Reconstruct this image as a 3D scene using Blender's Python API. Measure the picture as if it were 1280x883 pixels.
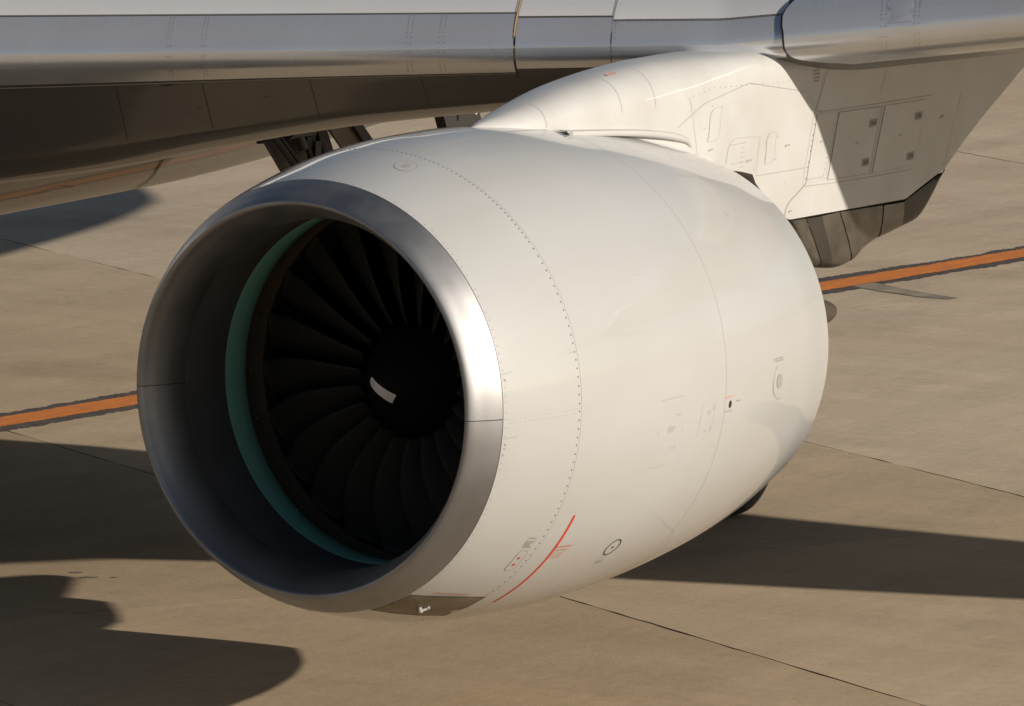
import bpy, math, random
import numpy as np
from mathutils import Vector, Matrix
random.seed(7); np.random.seed(7)
for o in list(bpy.data.objects): bpy.data.objects.remove(o)
sc = bpy.context.scene
COL = sc.collection

# ---------------------------------------------------------------- camera, sun, sky
# world: +X points aft along the engine axis, +Z up, the port side is -Y, apron at z = 0 (metres)
eps, phi = math.radians(8.0), math.radians(33.0)
F_PX = 10000.0
vd = Vector((math.cos(eps)*math.cos(phi), math.cos(eps)*math.sin(phi), -math.sin(eps)))
rt = Vector((math.sin(phi), -math.cos(phi), 0.0))
up = rt.cross(vd)
cam_d = bpy.data.cameras.new("camera"); cam = bpy.data.objects.new("camera", cam_d); COL.objects.link(cam)
cam.matrix_world = Matrix(((rt.x, up.x, -vd.x, -51.43), (rt.y, up.y, -vd.y, -35.26), (rt.z, up.z, -vd.z, 12.13), (0, 0, 0, 1)))
cam_d.sensor_width = 36; cam_d.lens = 36*F_PX/1280.0
cam_d.clip_start = 1; cam_d.clip_end = 6000
sc.camera = cam

SUN = Vector((0.20, -1.0, 0.385)).normalized()          # direction towards the sun
sd = bpy.data.lights.new("sun", 'SUN'); sd.energy = 4.9; sd.angle = math.radians(0.55); sd.color = (1.0, 0.885, 0.74)
so = bpy.data.objects.new("sun", sd); COL.objects.link(so)
so.rotation_euler = SUN.to_track_quat('Z', 'Y').to_euler()
w = bpy.data.worlds.new("World"); sc.world = w; w.use_nodes = True
nt = w.node_tree; nt.nodes.clear()
out = nt.nodes.new('ShaderNodeOutputWorld'); bg = nt.nodes.new('ShaderNodeBackground'); sky = nt.nodes.new('ShaderNodeTexSky')
sky.sky_type = 'NISHITA'; sky.sun_disc = False
sky.sun_elevation = math.asin(SUN.z); sky.sun_rotation = math.atan2(SUN.x, SUN.y)
sky.air_density = 1.0; sky.dust_density = 1.0; sky.ozone_density = 1.2
bg.inputs['Strength'].default_value = 0.048
nt.links.new(sky.outputs[0], bg.inputs[0]); nt.links.new(bg.outputs[0], out.inputs[0])
sc.view_settings.view_transform = 'Standard'; sc.view_settings.look = 'None'
sc.view_settings.exposure = 0.0; sc.view_settings.gamma = 1.0

# ---------------------------------------------------------------- materials
def mat(name, col, rough=0.5, metal=0.0, coat=0.0, noise=None, rnoise=None, bump=None, spec=0.5, aniso=0.0):
    """noise=(scale, col2, amount, stretch)  rnoise=(scale, amount)  bump=(scale, strength)"""
    m = bpy.data.materials.new(name); m.use_nodes = True
    n = m.node_tree.nodes; l = m.node_tree.links; b = n['Principled BSDF']
    b.inputs['Base Color'].default_value = (*col, 1); b.inputs['Roughness'].default_value = rough
    b.inputs['Metallic'].default_value = metal; b.inputs['Coat Weight'].default_value = coat
    b.inputs['Coat Roughness'].default_value = 0.03; b.inputs['Coat IOR'].default_value = 1.7
    b.inputs['Specular IOR Level'].default_value = spec
    b.inputs['Anisotropic'].default_value = aniso
    tc = n.new('ShaderNodeTexCoord')
    def tex(scale, stretch=(1, 1, 1), detail=5):
        mp = n.new('ShaderNodeMapping'); mp.inputs['Scale'].default_value = stretch
        t = n.new('ShaderNodeTexNoise'); t.inputs['Scale'].default_value = scale; t.inputs['Detail'].default_value = detail
        l.new(tc.outputs['Object'], mp.inputs[0]); l.new(mp.outputs[0], t.inputs[0]); return t
    if noise:
        t = tex(noise[0], noise[3] if len(noise) > 3 else (1, 1, 1))
        r = n.new('ShaderNodeMapRange'); r.inputs[1].default_value = 0.35; r.inputs[2].default_value = 0.68
        r.inputs[3].default_value = 0; r.inputs[4].default_value = noise[2]
        mx = n.new('ShaderNodeMix'); mx.data_type = 'RGBA'
        mx.inputs[6].default_value = (*col, 1); mx.inputs[7].default_value = (*noise[1], 1)
        l.new(t.outputs[0], r.inputs[0]); l.new(r.outputs[0], mx.inputs[0]); l.new(mx.outputs[2], b.inputs['Base Color'])
    if rnoise:
        t = tex(rnoise[0]); r = n.new('ShaderNodeMapRange'); r.inputs[1].default_value = 0.3; r.inputs[2].default_value = 0.7
        r.inputs[3].default_value = rough-rnoise[1]; r.inputs[4].default_value = rough+rnoise[1]
        l.new(t.outputs[0], r.inputs[0]); l.new(r.outputs[0], b.inputs['Roughness'])
    if bump:
        t = tex(bump[0], bump[2] if len(bump) > 2 else (1, 1, 1), bump[3] if len(bump) > 3 else 6); bp = n.new('ShaderNodeBump'); bp.inputs['Strength'].default_value = bump[1]
        bp.inputs['Distance'].default_value = 0.02
        l.new(t.outputs[0], bp.inputs['Height']); l.new(bp.outputs[0], b.inputs['Normal'])
    return m

M = {}
M['white'] = mat('gloss_white_paint', (0.49, 0.505, 0.52), 0.5, coat=1.0, noise=(1.6, (0.455, 0.46, 0.455), 0.75, (.35, 1, 1)), spec=0.25, bump=(1.1, 0.25, (1, 1, 1), 0))
M['pylon_white'] = mat('pylon_white_paint', (0.56, 0.57, 0.575), 0.5, coat=0.8, noise=(2.2, (0.50, 0.50, 0.49), 0.8), bump=(1.3, 0.25, (1, 1, 1), 0), spec=0.25)
M['lip'] = mat('polished_lip_metal', (0.345, 0.35, 0.365), 0.52, metal=1.0, noise=(1.6, (0.29, 0.295, 0.31), 0.8), rnoise=(3.2, 0.07))
M['slat'] = mat('bare_slat_metal', (0.80, 0.845, 0.90), 0.24, metal=0.68, noise=(1.1, (0.76, 0.77, 0.82), 0.8, (1, 1, .3)), rnoise=(2.0, 0.05))
M['slat_paint'] = mat('slat_upper_paint', (0.68, 0.69, 0.71), 0.35, coat=0.6, noise=(0.9, (0.61, 0.625, 0.65), 0.5))
M['wing'] = mat('wing_grey_paint', (0.105, 0.104, 0.10), 0.36, coat=0.3, noise=(0.8, (0.105, 0.105, 0.10), 0.7), bump=(.8, .2, (1, 1, 1), 0))
M['belly'] = mat('belly_grey_paint', (0.15, 0.15, 0.14), 0.36, coat=0.35, noise=(0.7, (0.115, 0.11, 0.10), 0.7))
M['fuse'] = mat('fuselage_white_paint', (0.75, 0.75, 0.74), 0.3, coat=0.5)
M['gap'] = mat('seam_shadow_gap', (0.05, 0.048, 0.045), 0.7)
M['gapl'] = mat('faint_seam_sealant', (0.42, 0.41, 0.39), 0.6)
M['gapm'] = mat('seam_sealant', (0.31, 0.30, 0.285), 0.6)
M['rivet'] = mat('rivet_steel', (0.17, 0.17, 0.16), 0.45, metal=0.4)
M['rivetl'] = mat('painted_rivet', (0.33, 0.32, 0.30), 0.5)
M['barrel'] = mat('acoustic_barrel_grey', (0.092, 0.092, 0.094), 0.6, noise=(1.5, (0.06, 0.062, 0.066), 0.6), spec=0.3)
M['teal'] = mat('teal_rub_strip', (0.19, 0.46, 0.385), 0.6, noise=(6, (0.16, 0.38, 0.32), 0.5), spec=0.2)
M['case'] = mat('fan_case_lining', (0.07, 0.052, 0.036), 0.6, noise=(5, (0.05, 0.04, 0.03), 0.8))
M['blade'] = mat('fan_blade_titanium', (0.028, 0.027, 0.023), 0.6, metal=0.0, spec=0.15, noise=(3, (0.03, 0.03, 0.028), 0.6))
M['spinner'] = mat('black_spinner', (0.008, 0.008, 0.009), 0.6, spec=0.12)
M['mark'] = mat('white_spinner_mark', (0.88, 0.88, 0.88), 0.5)
M['red'] = mat('red_marking', (0.62, 0.045, 0.02), 0.5)
M['redsoft'] = mat('red_small_print', (0.55, 0.27, 0.21), 0.6)
M['black'] = mat('black_marking', (0.02, 0.02, 0.02), 0.5)
M['greyprint'] = mat('grey_small_print', (0.36, 0.355, 0.34), 0.6)
M['vent'] = mat('grey_vent_disc', (0.32, 0.33, 0.30), 0.5)
M['dirt'] = mat('exposed_metal_patch', (0.20, 0.17, 0.125), 0.45, metal=0.35, noise=(4, (0.12, 0.10, 0.07), 0.8))
M['heat'] = mat('heat_shield_metal', (0.27, 0.25, 0.22), 0.28, metal=0.85, noise=(3.5, (0.15, 0.13, 0.11), 0.8), rnoise=(4, 0.08), bump=(3, 0.01))
M['heat2'] = mat('heat_shield_metal_dark', (0.11, 0.10, 0.088), 0.36, metal=0.75, noise=(3.5, (0.08, 0.07, 0.06), 0.8), bump=(3, 0.01))
M['nozzle'] = mat('burnt_nozzle_metal', (0.12, 0.095, 0.075), 0.5, metal=0.5, noise=(3, (0.08, 0.06, 0.045), 0.8))
M['tyre'] = mat('tyre_rubber', (0.014, 0.014, 0.014), 0.75)
M['hub'] = mat('wheel_hub_metal', (0.35, 0.35, 0.35), 0.4, metal=0.7)
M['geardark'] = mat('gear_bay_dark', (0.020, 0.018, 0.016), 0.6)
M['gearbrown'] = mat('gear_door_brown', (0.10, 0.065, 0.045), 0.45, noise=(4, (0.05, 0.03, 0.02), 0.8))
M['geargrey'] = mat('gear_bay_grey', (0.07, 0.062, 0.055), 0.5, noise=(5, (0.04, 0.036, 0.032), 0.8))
M['strut'] = mat('gear_strut_white', (0.5, 0.5, 0.5), 0.35)
M['brass'] = mat('slat_end_seal', (0.62, 0.42, 0.20), 0.5)
M['beltred'] = mat('belly_line_rust', (0.17, 0.085, 0.05), 0.5, noise=(2.5, (0.30, 0.24, 0.17), 0.8))

def concrete(c0=(0.40, 0.312, 0.214), c1=(0.485, 0.394, 0.288), nm='apron_concrete'):
    m = bpy.data.materials.new(nm); m.use_nodes = True
    n = m.node_tree.nodes; l = m.node_tree.links; b = n['Principled BSDF']
    b.inputs['Roughness'].default_value = 0.9; b.inputs['Specular IOR Level'].default_value = 0.2
    g = n.new('ShaderNodeNewGeometry')
    def nz(scale, st=(1, 1, 1), det=6, rough=0.6, rot=0):
        mp = n.new('ShaderNodeMapping'); mp.inputs['Scale'].default_value = st; mp.inputs['Rotation'].default_value = (0, 0, rot)
        t = n.new('ShaderNodeTexNoise'); t.inputs['Scale'].default_value = scale; t.inputs['Detail'].default_value = det; t.inputs['Roughness'].default_value = rough
        l.new(g.outputs['Position'], mp.inputs[0]); l.new(mp.outputs[0], t.inputs[0]); return t.outputs[0]
    def ramp(src, a, c0, bb, c1):
        r = n.new('ShaderNodeValToRGB'); r.color_ramp.elements[0].position = a; r.color_ramp.elements[1].position = bb
        r.color_ramp.elements[0].color = (*c0, 1); r.color_ramp.elements[1].color = (*c1, 1); l.new(src, r.inputs[0]); return r.outputs[0]
    def mul(a, c, f=1.0):
        x = n.new('ShaderNodeMix'); x.data_type = 'RGBA'; x.blend_type = 'MULTIPLY'; x.inputs[0].default_value = f
        l.new(a, x.inputs[6]); l.new(c, x.inputs[7]); return x.outputs[2]
    base = ramp(nz(0.16), 0.32, c0, 0.70, c1)
    streak = ramp(nz(0.5, (0.35, 2.6, 1), 7, 0.65, math.radians(28)), 0.33, (0.90, 0.895, 0.89), 0.66, (1.04, 1.035, 1.03))
    streak2 = ramp(nz(0.28, (3.2, 0.35, 1), 5, 0.6, math.radians(5)), 0.36, (0.93, 0.925, 0.92), 0.62, (1.03, 1.03, 1.03))
    fine = ramp(nz(7, (1, 1, 1), 10, 0.8), 0.25, (0.84, 0.83, 0.82), 0.75, (1.12, 1.12, 1.12))
    grit = ramp(nz(55, (1, 1, 1), 3, 0.8), 0.2, (0.76, 0.76, 0.76), 0.8, (1.2, 1.2, 1.2))
    spots = ramp(nz(0.33, (1, 1, 1), 9, 0.72), 0.50, (1, 1, 1), 0.72, (0.80, 0.785, 0.77))
    oi = n.new('ShaderNodeObjectInfo'); rv = ramp(oi.outputs['Random'], 0, (0.93, 0.93, 0.92), 1, (1.05, 1.045, 1.03))
    c = base
    for x in (streak, streak2, fine, grit, spots, rv): c = mul(c, x)
    l.new(c, b.inputs['Base Color'])
    bp = n.new('ShaderNodeBump'); bp.inputs['Strength'].default_value = 0.35; bp.inputs['Distance'].default_value = 0.01
    l.new(nz(14, (1, 1, 1), 8, 0.75), bp.inputs['Height']); l.new(bp.outputs[0], b.inputs['Normal'])
    return m
M['concrete'] = concrete()
M['concrete2'] = concrete((0.465, 0.374, 0.268), (0.55, 0.455, 0.34), 'apron_concrete_mid')
M['concrete3'] = concrete((0.54, 0.452, 0.345), (0.62, 0.535, 0.43), 'apron_concrete_pale')
M['joint'] = mat('joint_sealant', (0.115, 0.093, 0.07), 0.85, noise=(1.5, (0.16, 0.13, 0.095), 0.9))
M['orange'] = mat('orange_line_paint', (0.72, 0.235, 0.035), 0.75, noise=(3.5, (0.52, 0.17, 0.045), 1.0, (.6, 3, 1)), bump=(14, 0.2))
M['blackpaint'] = mat('black_line_border', (0.055, 0.05, 0.05), 0.8, noise=(5, (0.11, 0.09, 0.075), 0.9))
M['shadow_oil'] = mat('painted_shadow_and_oil', (0.20, 0.175, 0.15), 0.85, noise=(3, (0.36, 0.30, 0.23), 0.9))  # shared by the painted shadow strip and the oil spots
M['lightcrack'] = mat('pale_crack_filler', (0.52, 0.44, 0.33), 0.9)

# ---------------------------------------------------------------- helpers
def mk(name, V, Fc, mats, parent=None, smooth=True, midx=None):
    me = bpy.data.meshes.new(name); me.from_pydata([tuple(map(float, v)) for v in V], [], [tuple(f) for f in Fc])
    if not isinstance(mats, (list, tuple)): mats = [mats]
    for m_ in mats: me.materials.append(M[m_])
    if midx is not None: me.polygons.foreach_set('material_index', midx)
    me.polygons.foreach_set('use_smooth', [smooth]*len(Fc)); me.update()
    o = bpy.data.objects.new(name, me); COL.objects.link(o)
    if parent is not None: o.parent = parent
    return o
def stuff(o): o['kind'] = 'stuff'; return o
def tag(o, label=None, cat=None, kind=None, group=None):
    if label: o['label'] = label
    if cat: o['category'] = cat
    if kind: o['kind'] = kind
    if group: o['group'] = group
    return o
def grid(rows, close_u=False, flip=False):
    """rows: list of equal-length rows -> verts, faces"""
    n, m = len(rows), len(rows[0]); V = [p for r in rows for p in r]; Fc = []
    for i in range(n-1):
        for j in range(m if close_u else m-1):
            k = (j+1) % m; f = (i*m+j, i*m+k, (i+1)*m+k, (i+1)*m+j)
            Fc.append(f[::-1] if flip else f)
    return V, Fc
class B:
    def __init__(s): s.V = []; s.F = []; s.I = []
    def add(s, V, Fc, mi=0):
        k = len(s.V); s.V += list(V); s.F += [tuple(i+k for i in f) for f in Fc]; s.I += [mi]*len(Fc)
    def box(s, c, h, R=None, mi=0):
        c = Vector(c); V = []
        for sx in (-1, 1):
            for sy in (-1, 1):
                for sz in (-1, 1):
                    p = Vector((sx*h[0], sy*h[1], sz*h[2])); V.append(c+((R @ p) if R else p))
        s.add(V, [(0, 1, 3, 2), (4, 6, 7, 5), (0, 4, 5, 1), (2, 3, 7, 6), (0, 2, 6, 4), (1, 5, 7, 3)], mi)
    def tube(s, a, b, r, n=12, r2=None, mi=0):
        a, b = Vector(a), Vector(b); d = (b-a).normalized(); e = d.orthogonal().normalized(); g = d.cross(e); r2 = r if r2 is None else r2
        A = [a+r*(math.cos(t)*e+math.sin(t)*g) for t in np.linspace(0, 2*math.pi, n, endpoint=False)]
        C = [b+r2*(math.cos(t)*e+math.sin(t)*g) for t in np.linspace(0, 2*math.pi, n, endpoint=False)]
        s.add(A+C, [(i, (i+1) % n, n+(i+1) % n, n+i) for i in range(n)]+[tuple(range(n))[::-1], tuple(range(n, 2*n))], mi)
    def disc(s, p, nrm, r, n=6, h=0.003, mi=0):
        p, nrm = Vector(p), Vector(nrm).normalized(); e = nrm.orthogonal().normalized(); g = nrm.cross(e)
        A = [p+r*(math.cos(t)*e+math.sin(t)*g) for t in np.linspace(0, 2*math.pi, n, endpoint=False)]
        C = [p+h*nrm+0.75*r*(math.cos(t)*e+math.sin(t)*g) for t in np.linspace(0, 2*math.pi, n, endpoint=False)]
        s.add(A+C, [(i, (i+1) % n, n+(i+1) % n, n+i) for i in range(n)]+[tuple(range(n, 2*n))], mi)
    def build(s, name, mats, parent=None, smooth=False): return mk(name, s.V, s.F, mats, parent, smooth, s.I)
def spline(xs, ys, q):
    """monotone cubic (Fritsch-Carlson) interpolation"""
    xs, ys, q = np.array(xs, float), np.array(ys, float), np.atleast_1d(np.array(q, float))
    h = np.diff(xs); d = np.diff(ys)/h; m = np.zeros(len(xs)); m[0], m[-1] = d[0], d[-1]
    for i in range(1, len(xs)-1):
        if d[i-1]*d[i] > 0: m[i] = 3*(h[i-1]+h[i])/((2*h[i]+h[i-1])/d[i-1]+(h[i]+2*h[i-1])/d[i])
    i = np.clip(np.searchsorted(xs, q)-1, 0, len(xs)-2); t = (q-xs[i])/h[i]
    return (2*t**3-3*t**2+1)*ys[i]+(t**3-2*t**2+t)*h[i]*m[i]+(-2*t**3+3*t**2)*ys[i+1]+(t**3-t**2)*h[i]*m[i+1]
def catmull(P, n=8):
    P = [Vector(p) for p in P]; Q = [2*P[0]-P[1]]+P+[2*P[-1]-P[-2]]; out = []
    for i in range(1, len(Q)-2):
        for k in range(n):
            t = k/n; a, b, c, d = Q[i-1], Q[i], Q[i+1], Q[i+2]
            out.append(0.5*((2*b)+(c-a)*t+(2*a-5*b+4*c-d)*t*t+(3*b-a-3*c+d)*t**3))
    out.append(P[-1]); return out

# =================================================================== the aeroplane
PLANE = bpy.data.objects.new('airliner', None); COL.objects.link(PLANE); PLANE.location = (0, 0, 0)
tag(PLANE, 'white jet airliner parked on concrete apron with big glossy engine under its wing', 'airplane')

# ---- nacelle (body of revolution, slightly drooping aft)
PX = [-0.02, .09, .5, .94, 1.5, 2.2, 3.08, 4.0, 4.7, 5.35]
PR = [1.680, 1.722, 1.822, 1.902, 1.957, 1.972, 1.925, 1.825, 1.702, 1.53]
zc = lambda x: 3.014-0.019*x
def rad(x): return float(spline(PX, PR, x)[0])
def nac(x, th, h=0.0):
    r = rad(x); d = (rad(x+.01)-rad(x-.01))/.02; n = Vector((-d, -math.cos(th), math.sin(th))).normalized()
    return Vector((x, -r*math.cos(th), zc(x)+r*math.sin(th)))+h*n, n
def rev(name, prof, mt, parent=PLANE, n=256, flip=False, idx=None, zoff=None):
    th = np.linspace(0, 2*math.pi, n, endpoint=False)
    rows = [[(x, -r*math.cos(t), (zoff or zc)(x)+r*math.sin(t)) for t in th] for x, r in prof]
    V, Fc = grid(rows, True, flip)
    mi = None if idx is None else [idx[k//n] for k in range(len(Fc))]
    return mk(name, V, Fc, mt, parent, True, mi)
def cowl(name, a, b, m='white', g=.0022, g2=.0022):
    xs = np.linspace(a, b, max(6, int((b-a)/.05)))
    prof = ([(a+g, rad(a)-.035)] if g else [])+[(a+g, rad(a))]+[(x, rad(x)) for x in xs[1:-1]]+[(b-g2, rad(b))]+([(b-g2, rad(b)-.035)] if g2 else [])
    o = rev(name, prof, m, flip=True); e = o.modifiers.new('edges', 'EDGE_SPLIT'); e.split_angle = math.radians(30); return o
inlet = cowl('inlet_cowl', .09, .94, g2=.0016)
fancowl = cowl('fan_cowl', .94, 3.08, g=.0016, g2=0)
revcowl = cowl('reverser_cowl', 3.08, 5.35, g=0)
# dark structure seen at the bottom of the seams
for a in (.09, .94):
    rev('cowl_seam', [(a-.012, rad(a)-.012), (a+.012, rad(a)-.012)], 'gap' if a < 3 else 'white', flip=True)
# lip (one smooth polished ring, two segments split at the horizontal seams)
lipP = catmull([(.088, 1.719, 0), (0, 1.684, 0), (-.08, 1.643, 0), (-.15, 1.606, 0), (-.19, 1.572, 0), (-.185, 1.543, 0), (-.13, 1.511, 0), (-.05, 1.470, 0), (.05, 1.432, 0), (.15, 1.409, 0), (.24, 1.398, 0)], 6)
th0, ng = math.radians(-1.5), .0022
def lip_seg(t0, t1):
    th = np.linspace(t0+ng, t1-ng, 130); rows = [[(p.x, -(p.y)*math.cos(t), zc(p.x)+p.y*math.sin(t)) for t in th] for p in lipP]
    V, Fc = grid(rows, False, False); return mk('inlet_lip', V, Fc, 'lip', PLANE)
upper_lip = lip_seg(th0, math.pi-th0*0.3); lower_lip = lip_seg(math.pi-th0*0.3-2*math.pi, th0)
upper_lip['label'] = 'upper half of the polished intake lip reflecting sky'; lower_lip['label'] = 'lower half of the polished intake lip'
for t in (th0, math.pi-th0*0.3):
    b = B()
    for q in range(len(lipP)-1):
        P0, P1 = lipP[q], lipP[q+1]; V = []
        for P in (P0, P1):
            for dt in (-.004, .004):
                r = P.y-.004 if q < 28 else P.y+.004
                V.append((P.x+.003, -r*math.cos(t+dt), zc(P.x)+r*math.sin(t+dt)))
        b.add(V, [(0, 1, 3, 2)])
    b.build('lip_seam', 'gap', PLANE)
# intake barrel, teal rub strip, fan case
bar = rev('intake_barrel', [(.243, 1.402), (.246, 1.399)]+[(x, float(spline([.24, .5, .85, 1.0], [1.399, 1.403, 1.43, 1.44], x)[0])) for x in np.linspace(.25, .82, 16)], 'barrel')
rev('rub_strip', [(.822, 1.4275), (.83, 1.424), (1.0, 1.432), (1.118, 1.436), (1.122, 1.440)], 'teal')
rev('fan_case', [(1.122, 1.442), (1.16, 1.444), (1.35, 1.449), (1.36, 1.438), (1.40, 1.438), (1.41, 1.450), (1.62, 1.452), (2.3, 1.44)], 'case')
rev('bypass_backplate', [(2.3, 1.45), (2.31, .3)], 'spinner', n=64)
b = B()
for k in range(22):                                     # bolts of the fan case joint: tiny, one part
    t = 2*math.pi*k/22; b.disc((1.2, -1.44*math.cos(t), zc(1.2)+1.44*math.sin(t)), (0, math.cos(t), -math.sin(t)), .012)
stuff(b.build('case_bolts', 'rivet', PLANE))
# outlet guide vanes behind the fan
b = B()
for k in range(44):
    t = 2*math.pi*k/44; e = Vector((0, -math.cos(t), math.sin(t))); g = Vector((0, math.sin(t), math.cos(t)))
    V = [Vector((x, 0, zc(1.9)))+e*r+g*o for r in (.5, 1.43) for x, o in ((1.85, 0), (2.15, .05))]
    b.add(V, [(0, 1, 3, 2)])
stuff(b.build('guide_vanes', 'blade', PLANE))
# spinner, fan disc and 22 blades
spP = [(x, r) for x, r in [(.93, .004), (.935, .03), (.96, .075), (1.02, .15), (1.12, .25), (1.24, .345), (1.36, .415), (1.46, .455), (1.60, .48)]]
spinner = rev('spinner', spP, 'spinner', n=96)
disc = rev('fan_disc', [(1.60, .481), (1.95, .50), (1.96, .30)], 'spinner', n=96)
def blade_pts(k):
    rows = []
    t0 = 2*math.pi*k/22+.06
    for j, q in enumerate(np.linspace(0, 1, 15)):
        r = .47+q*(1.425-.47)
        stag = math.radians(28+36*q); ch = .40+.14*math.sin(math.pi*min(1, q*1.05))**.8-.02*q
        sweep = -.06*q-.14*math.sin(math.pi*q)*.55                # scimitar leading edge
        twist = t0+.02*q
        row = []
        for u, y in ((0, 0), (.06, .012), (.25, .026), (.5, .03), (.75, .022), (1, 0), (.75, -.0), (.5, .006), (.25, .006), (.06, -.004)):
            ax = u*ch*math.cos(stag)-.5*ch*math.cos(stag)+1.50+sweep
            tg = (u-.5)*ch*math.sin(stag)+y*math.cos(stag)*1.3
            tt = twist+tg/r
            row.append((ax-y*math.sin(stag)*1.3, -r*math.cos(tt), zc(1.5)+r*math.sin(tt)))
        rows.append(row)
    return rows
for k in range(22):
    V, Fc = grid(blade_pts(k), True); n_ = 10
    Fc.append(tuple(range(n_))); Fc.append(tuple(len(V)-n_+i for i in range(n_))[::-1])
    mk('fan_blade', V, Fc, 'blade', disc)
# white comma painted on the spinner (thin sheet on its surface)
def sp_r(x): return float(np.interp(x, [p[0] for p in spP], [p[1] for p in spP]))
def sp_pt(y, z, h=.007):                               # point on the spinner seen from the front at (y, z) off the axis
    r = math.hypot(y, z); x = float(np.interp(r, [p[1] for p in spP], [p[0] for p in spP])); return Vector((x-h, y, zc(x)+z))
MARK = []                                              # centre line in (y, z), half width
for p in catmull([(.142, .036, .010), (.134, .031, .026), (.120, .022, .035), (.097, .008, .038), (.042, -.018, .042), (-.002, -.048, .044), (-.041, -.080, .045), (-.085, -.112, .045)], 4): MARK.append(tuple(p))
rows = []
for i, (y, z, wd) in enumerate(MARK):
    a = MARK[max(0, i-1)]; c = MARK[min(len(MARK)-1, i+1)]; dy, dz = c[0]-a[0], c[1]-a[1]; L = math.hypot(dy, dz); ny, nz = -dz/L, dy/L
    rows.append([sp_pt(y+ny*wd*s, z+nz*wd*s) for s in (-1, -.5, 0, .5, 1)])
V, Fc = grid(rows); mk('spinner_mark', V, Fc, 'mark', spinner)

# exhaust: fan nozzle inner wall, core cowl, nozzle and plug
rev('fan_nozzle', [(5.345, 1.515), (5.2, 1.50), (4.6, 1.55), (3.8, 1.6)], 'nozzle')
core = rev('core_cowl', [(3.4, .98), (4.6, .96), (5.3, .86), (6.0, .77), (6.3, .69), (6.6, .60), (6.84, .525), (6.88, .505), (6.87, .48)], 'nozzle', flip=True, n=128)
pzc = lambda x: zc(x)-.020*(x-5)
rev('exhaust_plug', [(6.3, .44), (6.8, .34), (7.3, .23), (7.7, .135), (7.88, .095), (7.96, .065), (7.99, .03), (7.995, .004)], 'nozzle', core, flip=True, n=96, zoff=pzc)

# ---- little marks and panels on the nacelle; S(a, b, h) maps to the surface, a = metres aft, b = degrees
def Snac(a, b_, h=0.0): return nac(a, math.radians(b_), h)
def loop_pts(kind, ca, cb, wa, wb, n=40, skew=0, rr=.35):
    P = []
    if kind == 'oval': P = [(ca+wa*math.cos(t)+skew*math.sin(t), cb+wb*math.sin(t)) for t in np.linspace(0, 2*math.pi, n, endpoint=False)]
    else:
        e = 5.0 if kind == 'rrect' else 16
        for t in np.linspace(0, 2*math.pi, n, endpoint=False)+.01:
            c, s = math.cos(t), math.sin(t)
            P.append((ca+wa*math.copysign(abs(c)**(2/e), c)+skew*s, cb+wb*math.copysign(abs(s)**(2/e), s)))
    return P
def ribbon(bb, S, P, width, h=.002, close=False, mi=0, asp=None):
    """strip of constant metric width following surface points P=(a,b)"""
    Q = [S(a, b_, h) for a, b_ in P]; n = len(Q); V = []
    for i in range(n):
        p, nn = Q[i]; a = Q[(i-1) % n][0] if (close or i > 0) else p; c = Q[(i+1) % n][0] if (close or i < n-1) else p
        d = (c-a).normalized(); s = d.cross(nn).normalized()
        V += [p+s*width/2, p-s*width/2]
    Fc = [(2*i, 2*i+1, (2*i+3) % (2*n), (2*i+2) % (2*n)) for i in range(n if close else n-1)]
    bb.add(V, Fc, mi)
def plate(bb, S, P, h=.002, mi=0, rings=4):
    ca = sum(p[0] for p in P)/len(P); cb = sum(p[1] for p in P)/len(P); n = len(P); V = [S(ca, cb, h)[0]]; Fc = []
    for r in range(1, rings+1):
        V += [S(ca+(a-ca)*r/rings, cb+(b_-cb)*r/rings, h)[0] for a, b_ in P]
    for i in range(n):
        j = (i+1) % n; Fc.append((0, 1+i, 1+j))
        for r in range(rings-1): Fc.append((1+r*n+i, 1+(r+1)*n+i, 1+(r+1)*n+j, 1+r*n+j))
    bb.add(V, Fc, mi)
def panel(name, S, P, parent, wline=.007, mats=('white', 'gap'), hp=.0015, label=None):
    bb = B(); plate(bb, S, P, hp, 0); ribbon(bb, S, P, wline, hp+.0008, True, 1)
    o = bb.build(name, list(mats), parent, True)
    if label: o['label'] = label
    return o
def print_block(bb, S, a, b_, wa, rows_, db, slant=0, seed=1, hgt=.012, mi=0):
    """rows of small broken strokes, as illegible stencilled small print reads from afar"""
    R = random.Random(seed)
    for r in range(rows_):
        x = a-wa/2; end = a+wa/2*(1-.35*R.random())
        while x < end:
            L = R.uniform(.012, .035); yb = b_-r*db+slant*(x-a)
            ribbon(bb, S, [(x, yb), (x+L, yb+slant*L)], hgt, .0025, mi=mi); x += L+.008
deg = lambda m_: math.degrees(m_/1.9)

# rivet rings and rivet lines
def rivet_ring(parent, x, r, degs, m='rivet', h=.002, name='rivet_row'):
    bb = B()
    for t in degs:
        p, n_ = Snac(x, t); bb.disc(p, n_, r, 6, h)
    return stuff(bb.build(name, m, parent))
ring = []
t = -180.0
while t < 180:
    ring.append(t+random.uniform(-.1, .1)); t += 1.35 if t > 40 else 2.05
rivet_ring(inlet, .915, .0085, ring)
rivet_ring(inlet, .118, .0055, [t+random.uniform(-.4, .4) for t in np.arange(-180, 180, 2.2) if random.random() < .8], 'rivetl')
bb = B()
for k in range(34):
    for s in (0, 1):
        if random.random() < .8:
            p, n_ = Snac(.15+k*.023, -1.6-s*1.0+.02*k); bb.disc(p, n_, .0035, 5, .0012)
stuff(bb.build('rivet_row', 'rivetl', inlet))
# short ticks by the seams
bb = B()
for a, t0, L in ((.11, 10.2, .10), (.11, -6.6, .13), (.84, 12.5, .08)): ribbon(bb, Snac, [(a, t0), (a+L, t0+.3)], .007)
for a, t0 in ((.13, 8.6), (.13, -8.2), (.125, -9.3), (.12, -11)): p, n_ = Snac(a, t0); bb.disc(p, n_, .011)
stuff(bb.build('alignment_ticks', 'greyprint', inlet))
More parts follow.
